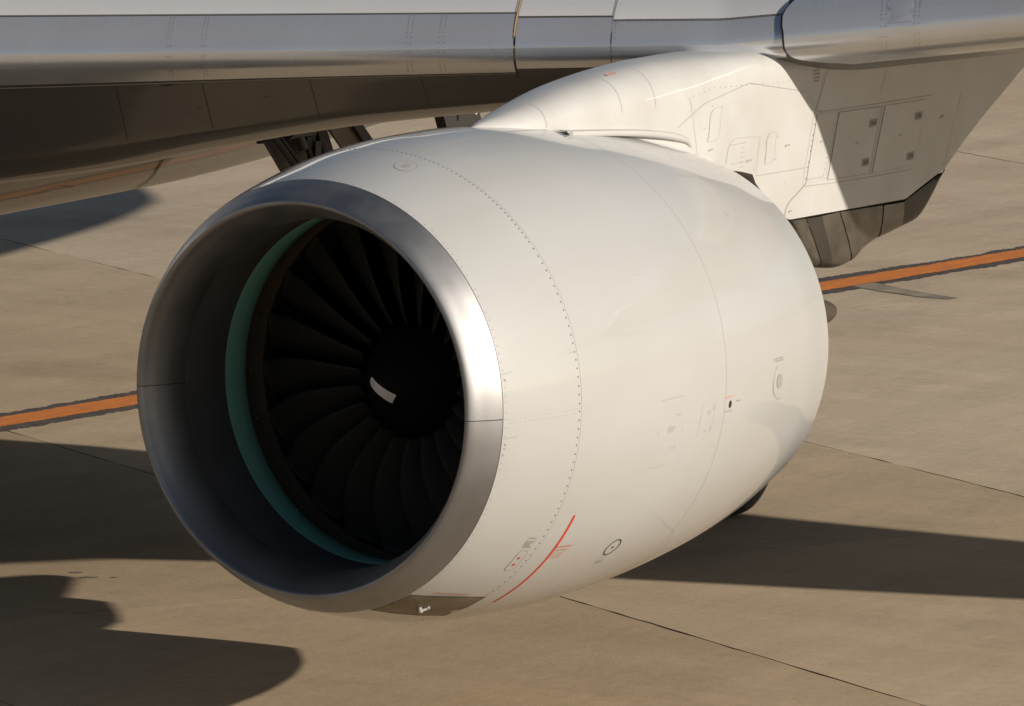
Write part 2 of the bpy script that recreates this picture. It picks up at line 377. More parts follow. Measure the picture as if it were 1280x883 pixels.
# oval hatch on the crown of the inlet
panel('crown_hatch', Snac, loop_pts('oval', .68, 76.9, .105, 2.75, skew=.01), inlet, .008, ('white', 'greyprint'), label='oval hatch on top of the intake cowl')
bb = B(); print_block(bb, Snac, .685, 77.5, .09, 4, .42, 0, 3, .012); stuff(bb.build('hatch_print', 'greyprint', inlet))
# elongated hatch with two red dots and grey print, low on the flank
panel('lower_hatch', Snac, loop_pts('rrect', .80, -42.6, .055, 3.6), inlet, .007, ('white', 'greyprint'), label='long narrow hatch with two red dots near the rivet line')
bb = B()
for a, t0 in ((.80, -43.9), (.795, -41.6)):
    bb = B(); plate(bb, Snac, loop_pts('oval', a, t0, .016, .42, 12), .004, 0, 1); bb.build('red_dot', 'red', inlet)
bb = B(); print_block(bb, Snac, .80, -34.9, .10, 1, .5, -1, 4, .014); print_block(bb, Snac, .785, -35.9, .085, 5, .48, -1, 5, .013); stuff(bb.build('hatch_print', 'greyprint', inlet))
# red fan line and red print
bb = B(); ribbon(bb, Snac, [(1.165-.0*i, -28.6-i*.8) for i in range(42)], .028); L_ = bb.build('red_hazard_line', 'red', fancowl); L_['label'] = 'thin red line curving down the lower fan cowl'
bb = B(); print_block(bb, Snac, 1.27, -38.2, .17, 1, .6, 1, 8, .017); print_block(bb, Snac, 1.255, -39.3, .16, 1, .6, 1, 9, .014); print_block(bb, Snac, 1.25, -40.2, .15, 4, .55, 1, 10, .006)
stuff(bb.build('red_print', 'redsoft', fancowl))
bb = B(); print_block(bb, Snac, .50, -57.6, .42, 1, .6, 2.5, 11, .016); stuff(bb.build('red_print', 'redsoft', inlet))
# black circle mark with centre dot
bb = B(); ribbon(bb, Snac, loop_pts('oval', 2.073, -41.6, .088, 2.55), .012, .002, True); plate(bb, Snac, loop_pts('oval', 2.073, -41.6, .014, .35, 10), .002, 0, 1)
o = bb.build('circle_mark', 'black', fancowl); o['label'] = 'thin black circle with a dot on the lower fan cowl'
bb = B(); print_block(bb, Snac, 2.06, -44.9, .13, 1, .5, 2, 13, .008); print_block(bb, Snac, 2.05, -46.2, .08, 3, .42, 2, 14, .011); stuff(bb.build('circle_print', 'greyprint', fancowl))
# bare access patch at the bottom of the inlet with drain stub
P = [(.105, -61.0), (.35, -59.6), (.62, -58.6), (.928, -58.1), (.928, -64), (.928, -71.0), (.65, -72.3), (.35, -73.3), (.105, -74.2), (.105, -67)]
bb = B(); plate(bb, Snac, P, .003, 0, 5); ribbon(bb, Snac, P, .010, .004, True, 1); o = bb.build('bare_access_door', ['dirt', 'gap'], inlet); o['label'] = 'brown unpainted access door under the intake'
bb = B(); p0, n_ = Snac(.44, -67.2); bb.tube(p0, p0+n_*.045, .022, 12); p1, n1 = Snac(.50, -66.0); bb.tube(p1, p1+n1*.02, .018, 10); bb.tube(p0+n_*.03, p1+n1*.012, .012, 8)
bb.build('drain_stub', 'gapm', inlet)
# seams on the crown of the fan cowl (pylon side) and small dots
bb = B(); ribbon(bb, Snac, [(.95+i*.08, 79.4+i*.11) for i in range(27)], .010, .0015); stuff(bb.build('crown_seam', 'gapl', fancowl))
bb = B()
for a, t0 in ((.99, 81.2), (1.07, 80.7), (1.30, 74.6), (1.42, 73.8), (2.0, 27.8)):
    ribbon(bb, Snac, [(a, t0), (a+.03, t0)], .010)
ribbon(bb, Snac, [(1.50, -24.3), (1.56, -24.2)], .007); ribbon(bb, Snac, [(2.74, -24.3), (2.80, -24.2)], .006)
stuff(bb.build('small_marks', 'greyprint', fancowl))
# rectangular service panels
panel('service_panel', Snac, [(2.04, -2.3), (2.36, -2.1), (2.385, -10), (2.40, -18.2), (2.2, -18.4), (2.01, -18.6), (2.02, -10)], fancowl, .0035, ('white', 'gapl'), .001, 'tall faint service panel on the fan cowl flank')
panel('service_panel', Snac, [(2.69, -5.0), (2.91, -4.9), (2.905, -9), (2.89, -13.0), (2.66, -13.2), (2.67, -9)], fancowl, .003, ('white', 'gapl'), .001, 'small faint service panel just ahead of the rear seam')
bb = B()
for a, t0 in ((2.29, -6.0), (2.29, -14.0)):
    for s in (-.022, .022): ribbon(bb, Snac, [(a+s, t0), (a+s, t0-.55)], .009)
print_block(bb, Snac, 2.20, -9.0, .09, 3, .55, 0, 20, .010)
print_block(bb, Snac, 2.81, -7.4, .06, 2, .5, 0, 21, .009); print_block(bb, Snac, 2.79, -12.0, .05, 1, .5, 0, 22, .009)
ribbon(bb, Snac, [(2.885, -6.0), (2.885, -7.3)], .013); ribbon(bb, Snac, [(2.865, -11.2), (2.865, -12.5)], .012)
ribbon(bb, Snac, [(2.04, -2.25), (2.36, -2.05)], .006, .003); ribbon(bb, Snac, [(2.0, -18.6), (2.20, -18.4)], .004, .003)
stuff(bb.build('panel_print', 'greyprint', fancowl))
bb = B(); ribbon(bb, Snac, [(3.08, t) for t in np.linspace(-100, 75, 150)], .004, .0012); stuff(bb.build('rear_seam', 'gapl', revcowl))
# black port with red print on rear cowl, grey vent disc with outline
bb = B(); plate(bb, Snac, loop_pts('oval', 3.17, -6.9, .024, .95, 16), .002, 0, 1); bb.build('drain_port', 'black', revcowl)
bb = B(); ribbon(bb, Snac, [(3.07, -5.0), (3.22, -4.9)], .010); stuff(bb.build('red_print', 'redsoft', revcowl))
bb = B(); print_block(bb, Snac, 3.15, -8.5, .13, 1, .5, 0, 25, .010); print_block(bb, Snac, 3.31, -6.5, .06, 1, .5, 0, 26, .012)
print_block(bb, Snac, 4.09, 1.5, .20, 2, .6, 0, 27, .013); print_block(bb, Snac, 4.12, -9.3, .06, 1, .6, 0, 28, .012); stuff(bb.build('port_print', 'greyprint', revcowl))
bb = B(); plate(bb, Snac, loop_pts('oval', 4.11, -4.6, .058, 1.9, 24), .003, 0, 2); bb.build('vent_disc', 'vent', revcowl)
bb = B(); ribbon(bb, Snac, [(4.055, -4.75), (4.165, -4.55)], .007, .005); ribbon(bb, Snac, loop_pts('oval', 4.11, -4.4, .125, 4.3, 32)[9:25], .008, .002); bb.build('vent_rim', 'white', revcowl)
bb = B(); ribbon(bb, Snac, loop_pts('oval', 4.10, -4.4, .13, 4.4, 40)[20:30], .006, .002)
ribbon(bb, Snac, [(4.10, 48.5), (4.17, 48.3)], .014); ribbon(bb, Snac, [(3.95, 42), (4.0, 40.8), (4.06, 41.5)], .006); stuff(bb.build('rear_marks', 'gapl', revcowl))
ribbon_b = B(); ribbon(ribbon_b, Snac, [(1.46+i*.1, 14.8+i*.56) for i in range(14)], .0035, .001); 

# ---- pylon: fairing that grows out of the nacelle crown and runs under the wing
XT = [2.15, 2.28, 2.6, 2.87, 3.59, 4.33, 4.83, 5.59, 6.36, 6.95, 8.0, 12.0]
ZT = [4.88, 4.95, 5.01, 5.06, 5.18, 5.25, 5.275, 5.265, 5.22, 5.20, 5.25, 5.4]
XW = [2.15, 2.3, 2.6, 3.0, 3.6, 4.2, 4.9, 5.5, 9.0, 10.2, 12.0]
WW = [.01, .06, .17, .27, .35, .39, .40, .40, .40, .34, .16]
XBt = [2.15, 5.30, 5.42, 5.80, 5.98, 6.03, 6.10, 6.30, 6.46, 6.60, 8.56, 8.92, 9.24, 9.57, 10.05, 10.64, 12.0]
ZBt = [4.3, 4.20, 4.30, 4.24, 4.20, 4.12, 4.06, 3.92, 3.79, 3.75, 3.73, 3.84, 3.93, 4.12, 4.35, 4.60, 5.15]
def pyw(x): return float(spline(XW, WW, x)[0])
XH = [2.15, 3.0, 4.5, 5.6, 6.3, 7.0, 12]; HH = [.10, .24, .42, .40, .30, .2, .1]
def pysec(x, nq=14):
    wdt, zt, zb = pyw(x), float(spline(XT, ZT, x)[0]), float(np.interp(x, XBt, ZBt)); h = float(np.interp(x, XH, HH)); e = 2.5 if x < 5 else 2.5+min(1.6, (x-5)*1.2)
    P = [(x, 0, zb), (x, -wdt*.9, zb), (x, -wdt, zb+.02)]
    for q in np.linspace(0, 1, 6)[1:]: P.append((x, -wdt, zb+.02+(zt-h-zb-.02)*q))
    for a in np.linspace(0, math.pi/2, nq)[1:]: P.append((x, -wdt*math.cos(a)**(2/e), zt-h+h*math.sin(a)**(2/e)))
    return P+[(p[0], -p[1], p[2]) for p in P[1:-1][::-1]]
xs = sorted(set(list(np.linspace(2.15, 12.0, 90))+XBt))
V, Fc = grid([pysec(x) for x in xs], True, True)
pylon = mk('pylon', V, Fc+[tuple(range(len(pysec(3))))], 'pylon_white', PLANE)
es = pylon.modifiers.new('edges', 'EDGE_SPLIT'); es.split_angle = math.radians(40)
def Spyl(a, b_, h=0.0): return Vector((a, -pyw(a)-h, b_)), Vector((0, -1, 0))
# long seams
bb = B()
for P in ([(7.26, 5.08), (7.02, 4.66)], [(7.02, 4.66), (7.20, 4.645), (8.1, 4.63), (9.0, 4.62)], [(6.84, 4.03), (7.43, 4.01), (8.3, 4.0), (9.24, 3.995)],
          [(4.79, 4.73), (5.2, 4.89), (5.92, 5.0), (6.81, 4.85)], [(6.03, 4.20), (6.84, 4.19)], [(8.15, 4.61), (7.93, 4.02)]):
    ribbon(bb, Spyl, P, .0055, .0015)
ribbon(bb, Spyl, [(6.85, 4.05), (6.75, 4.0), (6.66, 3.96), (6.58, 3.92), (6.53, 3.87), (6.50, 3.80)], .012, .002)
stuff(bb.build('panel_seams', 'gapm', pylon))
bb = B()
for P in ([(6.98, 4.62), (6.80, 4.05)], [(5.10, 4.45), (4.98, 4.95)], [(6.10, 4.53), (6.03, 4.21)], [(9.24, 4.0), (9.55, 4.6)], [(8.30, 5.1), (8.1, 4.7)], [(6.84, 4.86), (7.02, 4.68)]): ribbon(bb, Spyl, P, .004, .0015)
stuff(bb.build('fine_seams', 'gapl', pylon))
# hinged access panels in the shaded part, latches on them
PA = panel('access_panel', Spyl, [(7.41, 4.615), (8.11, 4.60), (7.905, 4.035), (7.215, 4.05)], pylon, .006, ('pylon_white', 'gapm'), .004, 'pylon access panel just behind the riveted strip')
PBp = panel('access_panel', Spyl, [(8.19, 4.60), (8.91, 4.59), (8.70, 4.03), (7.97, 4.035)], pylon, .006, ('pylon_white', 'gapl'), .004, 'pylon access panel with two latches furthest aft')
PS = panel('access_panel', Spyl, [(7.045, 4.635), (7.375, 4.62), (7.185, 4.07), (6.855, 4.05)], pylon, .006, ('pylon_white', 'gapl'), .003, 'narrow riveted strip panel across the shadow edge')
for a, z in ((7.98, 4.47), (7.85, 4.14), (8.76, 4.46), (8.62, 4.12)):
    bb = B(); plate(bb, Spyl, [(a-.055, z+.03), (a+.065, z+.035), (a+.055, z-.03), (a-.065, z-.035)], .0065, 0, 1)
    plate(bb, Spyl, [(a-.02, z+.012), (a+.045, z+.014), (a+.04, z-.012), (a-.025, z-.014)], .010, 1, 1); bb.build('panel_latch', ['gapm', 'rivet'], pylon)
bb = B()
for k in range(11):
    f = k/10
    for x0, z0, x1, z1 in ((7.0, 4.55, 6.86, 4.1), (7.33, 4.57, 7.15, 4.1)): 
        if random.random() < .85: bb.disc(*Spyl(x0+(x1-x0)*f, z0+(z1-z0)*f, .004), .007, 5, .002)
for k in range(8): bb.disc(*Spyl(6.88+k*.035, 4.085, .004), .006, 5, .002)
for k in range(24): bb.disc(*Spyl(7.20-k*.009, 5.05-k*.018, .001), .005, 5, .002)
for k in range(22): bb.disc(*Spyl(4.95+k*.085, (5.0 if k > 5 else 4.93+k*.014)+.03-.004*k, .001), .0045, 5, .002)
for k in range(8): bb.disc(*Spyl(5.64+(k % 4)*.045, 4.50 if k < 4 else 4.34, .001), .006, 5, .002)
for a, z in ((5.30, 4.74), (5.33, 4.86), (5.42, 4.64), (5.28, 4.60), (5.20, 4.68), (5.48, 4.84), (6.18, 4.33), (6.36, 4.31), (6.25, 4.51), (6.39, 4.50), (6.0, 4.26), (6.5, 4.10)): bb.disc(*Spyl(a, z, .001), .006, 5, .002)
stuff(bb.build('pylon_rivets', 'rivetl', pylon))
bb = B()
for a, z, L in ((7.71, 4.32, .05), (8.44, 4.32, .05), (9.18, 4.41, .06), (6.55, 4.41, .07), (5.92, 4.34, .08), (5.30, 4.49, .06), (7.12, 4.39, .06), (6.60, 3.84, .05)):
    ribbon(bb, Spyl, [(a-L/2, z), (a+L/2, z+.005)], .016, .006)
print_block(bb, lambda a, b_, h: Spyl(a, b_, h), 7.03, 5.01, .11, 3, .03, 0, 31, .014); print_block(bb, lambda a, b_, h: Spyl(a, b_, h), 7.01, 4.92, .06, 1, .03, 0, 32, .014)
for k in range(6): ribbon(bb, Spyl, [(5.80-.006*k, 4.50-.04*k), (5.86-.006*k, 4.503-.04*k)], .006, .003)
stuff(bb.build('pylon_print', 'greyprint', pylon))
panel('oval_hatch', Spyl, loop_pts('rrect', 6.275, 4.415, .075, .13, skew=.045), pylon, .006, ('pylon_white', 'gapl'), .002, 'upright oval hatch on the sunlit pylon side')
panel('oval_hatch', Spyl, loop_pts('rrect', 5.37, 4.70, .085, .14, skew=.06), pylon, .005, ('pylon_white', 'gapl'), .002, 'slanted oval hatch above the cowl')
ob = B(); ribbon(ob, Spyl, [(5.55, 4.35), (5.57, 4.43), (5.60, 4.50), (5.66, 4.54), (5.74, 4.55), (5.95, 4.54), (6.10, 4.525)], .006, .002); stuff(ob.build('rounded_seam', 'gapl', pylon))
# riveted frame seams that wrap round the nose of the fairing
bb = B()
for x, wd in ((2.98, .004), (3.95, .004), (4.45, .004)):
    P = [Vector(p) for p in pysec(x)[8:19]]; V = []
    for i, p in enumerate(P):
        q = P[min(i+1, len(P)-1)]-P[max(i-1, 0)]; n_ = Vector((1, 0, 0)).cross(q).normalized(); n_ = n_ if n_.y < 0 or n_.z > 0 else -n_
        V += [p+n_*.002+Vector((wd/2, 0, 0)), p+n_*.002-Vector((wd/2, 0, 0))]
    bb.add(V, [(2*i, 2*i+1, 2*i+3, 2*i+2) for i in range(len(P)-1)])
stuff(bb.build('frame_seams', 'gapl', pylon))
bb = B(); P = pysec(4.05); p = Vector(P[17]); bb.add([p+Vector((0, 0, .004)), p+Vector((.16, 0, .012)), p+Vector((.16, .03, .02)), p+Vector((0, .03, .014))], [(0, 1, 2, 3)]); bb.build('red_dash', 'redsoft', pylon)
# fairing seal along the joint with the cowl: a raised pale lip with a dark opening at its front end
SP = [Vector(p)+Vector((0, .02, -.012)) for p in ((2.93, -.43, 4.90), (3.03, -.44, 4.87), (3.7, -.47, 4.815), (4.19, -.47, 4.765), (4.63, -.46, 4.70), (4.88, -.44, 4.63), (4.98, -.42, 4.56))]
SP = catmull(SP, 5); rows = []
for i, p in list(enumerate(SP))[5:]:
    hgt = .034*min(1, .45+i/8)*(1 if i < 22 else max(.05, (len(SP)-i-1)/9))
    rows.append([p+Vector((0, .12, .012)), p+Vector((0, -.004, .010)), p+Vector((0, -.012, .004)), p+Vector((0, -.014, -hgt)), p+Vector((0, .04, -hgt-.012))])
V, Fc = grid(rows); seal = mk('fairing_seal', V, Fc, 'pylon_white', PLANE)
bb = B(); 
for i in range(5, len(SP)-1):
    a, c = SP[i], SP[i+1]; bb.add([a+Vector((0, -.012, .012)), c+Vector((0, -.012, .012)), c+Vector((0, -.012, .017)), a+Vector((0, -.012, .017))], [(0, 1, 2, 3)])
p = SP[5]; bb.add([p+Vector((-.035, -.045, .010)), p+Vector((.03, -.045, .004)), p+Vector((.03, -.045, -.030)), p+Vector((-.005, -.045, -.026))], [(0, 1, 2, 3)])
stuff(bb.build('seal_gap', 'gapm', seal))
# heat shield under the aft pylon: bulging ribbed panels
HB = [(6.58, 3.73), (6.69, 3.64), (6.82, 3.48), (6.94, 3.37), (7.17, 3.29), (7.44, 3.26), (7.66, 3.29), (7.85, 3.37), (8.01, 3.42), (8.39, 3.48), (8.78, 3.54), (9.02, 3.70), (9.24, 3.91)]
HT = [(6.58, 3.76), (6.87, 3.75), (7.13, 3.745), (7.44, 3.75), (7.80, 3.74), (8.18, 3.73), (8.53, 3.725), (8.92, 3.84), (9.24, 3.93)]
hx = [6.58, 6.87, 7.13, 7.44, 7.80, 8.18, 8.53, 9.235]; hbx = [6.70, 7.12, 7.31, 7.64, 7.83, 8.12, 8.50, 9.235]
hs = B(); hs.box((7.9, 0, 3.72), (1.2, .30, .02)); heat = hs.build('heat_shield', 'heat2', PLANE)
for k in range(7):
    rows = []; mset = ['heat', 'heat2', 'heat', 'heat', 'heat', 'heat', 'heat2'][k]
    for f in np.linspace(0, 1, 9):
        xt = hx[k]+(hx[k+1]-hx[k])*(.005+.990*f); xb = hbx[k]+(hbx[k+1]-hbx[k])*(.008+.984*f)
        if k == 0: xb = 6.60+(7.12-6.60)*f
        zt = float(np.interp(xt, [p[0] for p in HT], [p[1] for p in HT])); zb = float(spline([p[0] for p in HB], [p[1] for p in HB], xb)[0])
        puff = .004*math.sin(math.pi*f)+(.006 if k % 2 else 0); row = []
        yb = -.395
        for q in np.linspace(0, 1, 9):
            bulge = .012*math.sin(math.pi*q*.9); row.append((xt+(xb-xt)*q, yb-puff-bulge*(1-.4*abs(f-.5)), zt+(zb+.05-zt)*q))
        row += [(xb, yb+.015-puff, zb+.018), (xb, yb+.05, zb+.004), (xb, yb+.12, zb-.0), (xb, 0, zb+.03), (xb, .30, zb+.05), (xb+.0, .38, zb+.14), (xt, .39, zt)]
        rows.append(row)
    V, Fc = grid(rows); o = mk('heat_shield_panel', V, Fc, mset, heat)
    sp = o.modifiers.new('edges', 'EDGE_SPLIT'); sp.split_angle = math.radians(75)

# ---- wing: stations along the leading edge, sections cut at right angles to it
LEs = Vector((.447, -.894, 0)); NRM = Vector((.894, .447, 0)); P0 = Vector((6.12, 0, 5.285))
def nose(s):
    z = 5.285 + (.030*s if s < 0 else .105*s) 
    if s < 0: z = 5.285+.026*s
    return Vector((P0.x+LEs.x*s, LEs.y*s, z))
# lower and upper curves as (t, z) with parameter; scaled by station
UP = [(0, 0), (.012, .045), (.05, .10), (.12, .16), (.25, .225), (.45, .295), (.8, .38), (1.4, .48), (2.4, .58), (4, .66), (6, .66), (9, .45)]
LO = [(0, 0), (.008, -.045), (.03, -.09), (.08, -.14), (.2, -.20), (.42, -.27), (.8, -.35), (1.4, -.44), (2.2, -.50), (3.4, -.53), (5, -.48), (7.5, -.20), (9, .02)]
SS = [-7.5, -5.7, -4.6, -3.3, -2.2, -1.5, -.6, .6, 2.5, 9]
KL = [2.9, 2.5, 2.12, 1.75, 1.55, 1.42, 1.25, 1.08, 1.0, .8]    # depth of the lower curve
def klo(s): return float(spline(SS, KL, s)[0])
def kup(s): return float(np.interp(s, [-7, 0, 3, 9], [1.25, 1.0, .9, .8]))
UPc = catmull([(a, c, 0) for a, c in UP], 5); LOc = catmull([(a, c, 0) for a, c in LO], 5)
def wsec(s, t0u=None, t1u=None, lower=False, off=0.0):
    k = klo(s) if lower else kup(s); pts = []
    for p in (LOc if lower else UPc):
        if t1u is not None and p.x > t1u: break
        z = p.y*k
        if lower: z = p.y*(1+(k-1)*min(1, p.x/.9)) if k > 1 else p.y*(1+(k-1)*min(1, p.x/.3))
        pts.append(nose(s)+NRM*p.x+Vector((0, 0, z)))
    return pts
def wing_rows(s0, s1, n):
    rows = []
    for s in np.linspace(s0, s1, n):
        u = wsec(s); l_ = wsec(s, lower=True); rows.append(u[::-1]+l_[1:])
    return rows
rows = wing_rows(-9.0, 2.6, 60)
# outer panel, beyond the picture: tapering wing shaped to cast apron and pylon shadows
def outer(le, te, kk):
    le, te = Vector(le), Vector(te); D = te-le; L = D.length; u = []; l_ = []
    for p in UPc: u.append(le+D*(p.x/9)+Vector((0, 0, p.y*kk*.8)))
    for p in LOc: l_.append(le+D*(p.x/9)+Vector((0, 0, p.y*kk*.55)))
    return u[::-1]+l_[1:]
for le, te, kk in (((8.15, -4.7, 5.80), (16.0, -3.2, 5.70), .75), ((8.9, -6.6, 6.0), (16.2, -6.0, 5.95), .65), ((10.7, -8.6, 6.2), (16.25, -8.2, 6.1), .6), ((11.7, -11, 6.42), (16.35, -10.6, 6.35), .5), ((12.6, -14.5, 6.76), (16.4, -14.1, 6.7), .42),
                   ((13.95, -19.6, 7.26), (16.75, -19.3, 7.2), .3), ((15.0, -23.5, 7.7), (17.3, -23.3, 7.65), .2), ((16.3, -25.5, 8.2), (17.7, -25.5, 8.2), .1)): rows.append(outer(le, te, kk))
V, Fc = grid(rows, True, True); wing = mk('wing', V, Fc, 'wing', PLANE)
es = wing.modifiers.new('edges', 'EDGE_SPLIT'); es.split_angle = math.radians(50)
# flap and its track fairings behind (out of the picture, they shape the shadow)
for y, x in ((-4.5, 13.4), (-11.0, 13.2)):
    rev_rows = [[(x+a, y+r*math.cos(t), 5.4+.05*abs(y)-.1*a+r*1.3*math.sin(t)) for t in np.linspace(0, 2*math.pi, 16, endpoint=False)] for a, r in ((-2, .02), (-1.4, .18), (0, .27), (1.4, .2), (2.6, .02))]
    V, Fc = grid(rev_rows, True); mk('flap_track_fairing', V, Fc, 'wing', PLANE)

# slats: metal strips wrapped round the nose, each a part; u<0 lower side, u>0 upper side
def slat_curve(s, tu, tl, off):
    u = [p for p in UPc if p.x < tu]; l_ = [p for p in LOc if p.x < tl]
    pts = []
    for p in u[::-1]: pts.append((p.x, p.y*kup(s)))
    for p in l_[1:]:
        k = klo(s); z = p.y*(1+(k-1)*min(1, p.x/.9)) if k > 1 else p.y*(1+(k-1)*min(1, p.x/.3)); pts.append((p.x, z))
    out_ = []
    for i, (a, z) in enumerate(pts):
        a0, z0 = pts[max(0, i-1)]; a1, z1 = pts[min(len(pts)-1, i+1)]; dx, dz = a1-a0, z1-z0; L = math.hypot(dx, dz)
        out_.append(nose(s)+NRM*(a+off*dz/L)+Vector((0, 0, z-off*dx/L)) if False else nose(s)+NRM*(a+off*(dz/L))+Vector((0, 0, z+off*(-dx/L)*1)))
    return out_, pts
def slat(s0, s1, tu, tl, off, m='slat', label=None, n=26, name='slat', round_front=0):
    rows = []
    for s in np.linspace(s0, s1, n):
        c, _ = slat_curve(s, tu, tl, off); i0, _2 = slat_curve(s, tu, tl, -.01)
        rows.append([i0[0]]+c+[i0[-1]])
    V, Fc = grid(rows, False, True); o = mk(name, V, Fc, m, PLANE)
    for e_ in (0, -1): pass
    sp = o.modifiers.new('edges', 'EDGE_SPLIT'); sp.split_angle = math.radians(45)
    if label: o['label'] = label
    return o
def Ssl(tu=9, tl=9):
    """surface map for the nose: a = s along the span, b = arc parameter (+up / -down, metres aft)"""
    def f(a, b_, h=0.0):
        C = UP if b_ >= 0 else LO; t = abs(b_); 
        k = kup(a) if b_ >= 0 else klo(a)
        def zz(t):
            z = float(np.interp(t, [p.x for p in (UPc if b_ >= 0 else LOc)], [p.y for p in (UPc if b_ >= 0 else LOc)]))
            if b_ >= 0: return z*k
            return z*(1+(k-1)*min(1, t/.9)) if k > 1 else z*(1+(k-1)*min(1, t/.3))
        z = zz(t); d = (zz(t+.01)-zz(max(0, t-.01)))/(.01+min(t, .01)); sg = 1 if b_ >= 0 else -1
        n_ = (NRM*(-d*sg)+Vector((0, 0, sg))).normalized()
        return nose(a)+NRM*t+Vector((0, 0, z))+n_*h, n_
    return f
SW = Ssl()
OFF = .010
sA = slat(-9.0, -1.775, .30, .22, OFF, label='long bare metal slat inboard of the narrow sealed gap')
sB = slat(-1.757, -.945, .24, .16, OFF-.002, label='short bare metal leading edge piece between the gap and the riveted one')
sC = slat(-.935, .545, .17, .12, OFF-.004, label='bare metal leading edge strip right above the pylon')
def sD0(b_): return .045+float(np.interp(b_, [-.46, -.34, -.22, -.12, -.03, .04, .12, .22, .34, .48], [1.05, .92, .72, .58, .50, .47, .465, .49, .54, .62]))
bs = list(np.linspace(.48, .04, 16))+[.025, .012, .004, -.004, -.012, -.025]+list(np.linspace(-.04, -.44, 14)); rows = []
for f in np.linspace(0, 1, 26): rows.append([SW(sD0(b_)+(2.6-sD0(b_))*f, b_, OFF+.022)[0] for b_ in bs])
rows = [[SW(sD0(b_)+.002, b_, -.01)[0] for b_ in bs]]+rows
V, Fc = grid(rows, False, True); sD = mk('slat', V, Fc, 'slat', PLANE); sD['label'] = 'thick outboard slat with a curved front end'
e_ = sD.modifiers.new('edges', 'EDGE_SPLIT'); e_.split_angle = math.radians(55)
# pale upper skins behind the bare strips
for s0, s1, tu in ((-9, -1.775, .30), (-1.757, -.945, .24), (-.935, .545, .17)):
    rows = []
    for s in np.linspace(s0, s1, 24):
        row = []
        for p in UPc:
            if p.x >= tu-.004: row.append(nose(s)+NRM*p.x+Vector((0, 0, p.y*kup(s)+.006)))
            if p.x > 3.0: break
        rows.append(row)
    n_ = min(len(r) for r in rows); V, Fc = grid([r[:n_] for r in rows], False, True); mk('upper_skin', V, Fc, 'slat_paint', wing)
# curved, dark front edge of the outboard slat
bb = B(); ribbon(bb, SW, [(sD0(b_)-.008, b_) for b_ in bs], .014, OFF+.012); ribbon(bb, SW, [(sD0(b_)+.001, b_) for b_ in bs], .005, OFF+.0235); stuff(bb.build('slat_edge', 'gap', sD))
# gap with warm seal between the first two slats
bb = B(); rows = []
for b_ in list(np.linspace(.62, 0, 14))+list(np.linspace(-.02, -.30, 8)): rows.append([SW(-1.775, b_, .007)[0], SW(-1.759, b_, .007)[0]])
V, Fc = grid(rows); bb.add(V, Fc); bb.build('slat_gap_seal', 'brass', wing)
bb = B(); ribbon(bb, SW, [(-1.767, b_) for b_ in np.linspace(-.04, -.32, 12)], .014, .009); ribbon(bb, SW, [(-1.777, b_) for b_ in np.linspace(.62, -.02, 14)], .007, .013)
stuff(bb.build('slat_gap', 'gap', wing))
bb = B(); ribbon(bb, SW, [(-.940, b_) for b_ in list(np.linspace(1.0, 0, 14))+list(np.linspace(-.02, -.2, 6))], .007, .011)
for s0, s1, b_ in ((-9, -1.78, .304), (-1.75, -.95, .243), (-.93, .50, .172)): ribbon(bb, SW, [(s, b_) for s in np.linspace(s0, s1, 30)], .004, .011)
stuff(bb.build('slat_seam', 'gapm', wing))
# lower skin lip line under the slat and lower seams
bb = B()
ribbon(bb, SW, [(s, -.235) for s in np.linspace(-9, -1.78, 40)], .014, .006); stuff(bb.build('slat_trailing_line', 'gapl', wing))
bb = B()
for s in (-6.9, -5.24, -4.49, -3.56, -2.6): ribbon(bb, SW, [(s, -b_) for b_ in np.linspace(.25, .95, 10)], .007, .002)
ribbon(bb, SW, [(s, -.95) for s in np.linspace(-9, -1.5, 40)], .006, .002)
ribbon(bb, SW, [(-1.74+i*.08, -.165) for i in range(10)], .008, .004)
ribbon(bb, SW, [(-4.85+i*.035, -.27) for i in range(4)], .022, .002)
ribbon(bb, SW, [(-4.0+i*.03, -.5) for i in range(3)], .008, .002); ribbon(bb, SW, [(-4.6+i*.03, -.6) for i in range(3)], .008, .002)
stuff(bb.build('lower_skin_seams', 'gap', wing))
bb = B()
for k in range(150): bb.disc(*SW(-6.3+k*.03, -.262, .002), .003, 5, .001)
for s in (-5.24, -4.49, -3.56, -2.6):
    for k in range(14): bb.disc(*SW(s+.03, -.28-.045*k, .002), .003, 5, .001)
stuff(bb.build('skin_rivets', 'gap', wing))
# rivet columns on the slats
def rivcol(parent, s, bs, r=.0055, h=OFF+.0005, m='rivet'):
    bb_ = B()
    for b_ in bs: bb_.disc(*SW(s+random.uniform(-.003, .003), b_, h), r, 5, .0018)
    return bb_
bb = B()
ub = list(np.linspace(.29, .012, 11))+list(np.linspace(-.004, -.15, 6))
for s in (-4.75, -4.72, -4.45, -4.42, -2.69, -2.65, -2.41, -2.37):
    for b_ in ub: bb.disc(*SW(s, b_, OFF+.0005), .0058, 5, .0018)
for s in (-5.67, -5.33, -4.1, -3.75, -3.4, -3.0):
    for b_ in ub[::1]: bb.disc(*SW(s, b_, OFF+.0005), .003, 5, .001)
for k in range(60): bb.disc(*SW(-7.0+k*.09, .20, OFF+.0005), .0028, 5, .001)
stuff(bb.build('slat_rivets', 'rivet', sA))
bb = B()
for s in (-5.07, -5.035, -5.015, -4.985): ribbon(bb, SW, [(s, b_) for b_ in np.linspace(.29, -.12, 14)], .0035, OFF+.0008)
stuff(bb.build('slat_joint', 'rivetl', sA))
for px in (-8.6, -6.55): pass
bb = B(); 
for b_ in np.linspace(.16, -.06, 9): bb.disc(*SW(-.905, b_, OFF), .005, 5, .0018)
for s in np.linspace(-.8, .42, 26): bb.disc(*SW(s, .19, OFF), .0045, 5, .0018)
for b_ in ub[:9]: bb.disc(*SW(.53, b_*.55, OFF), .005, 5, .0018)
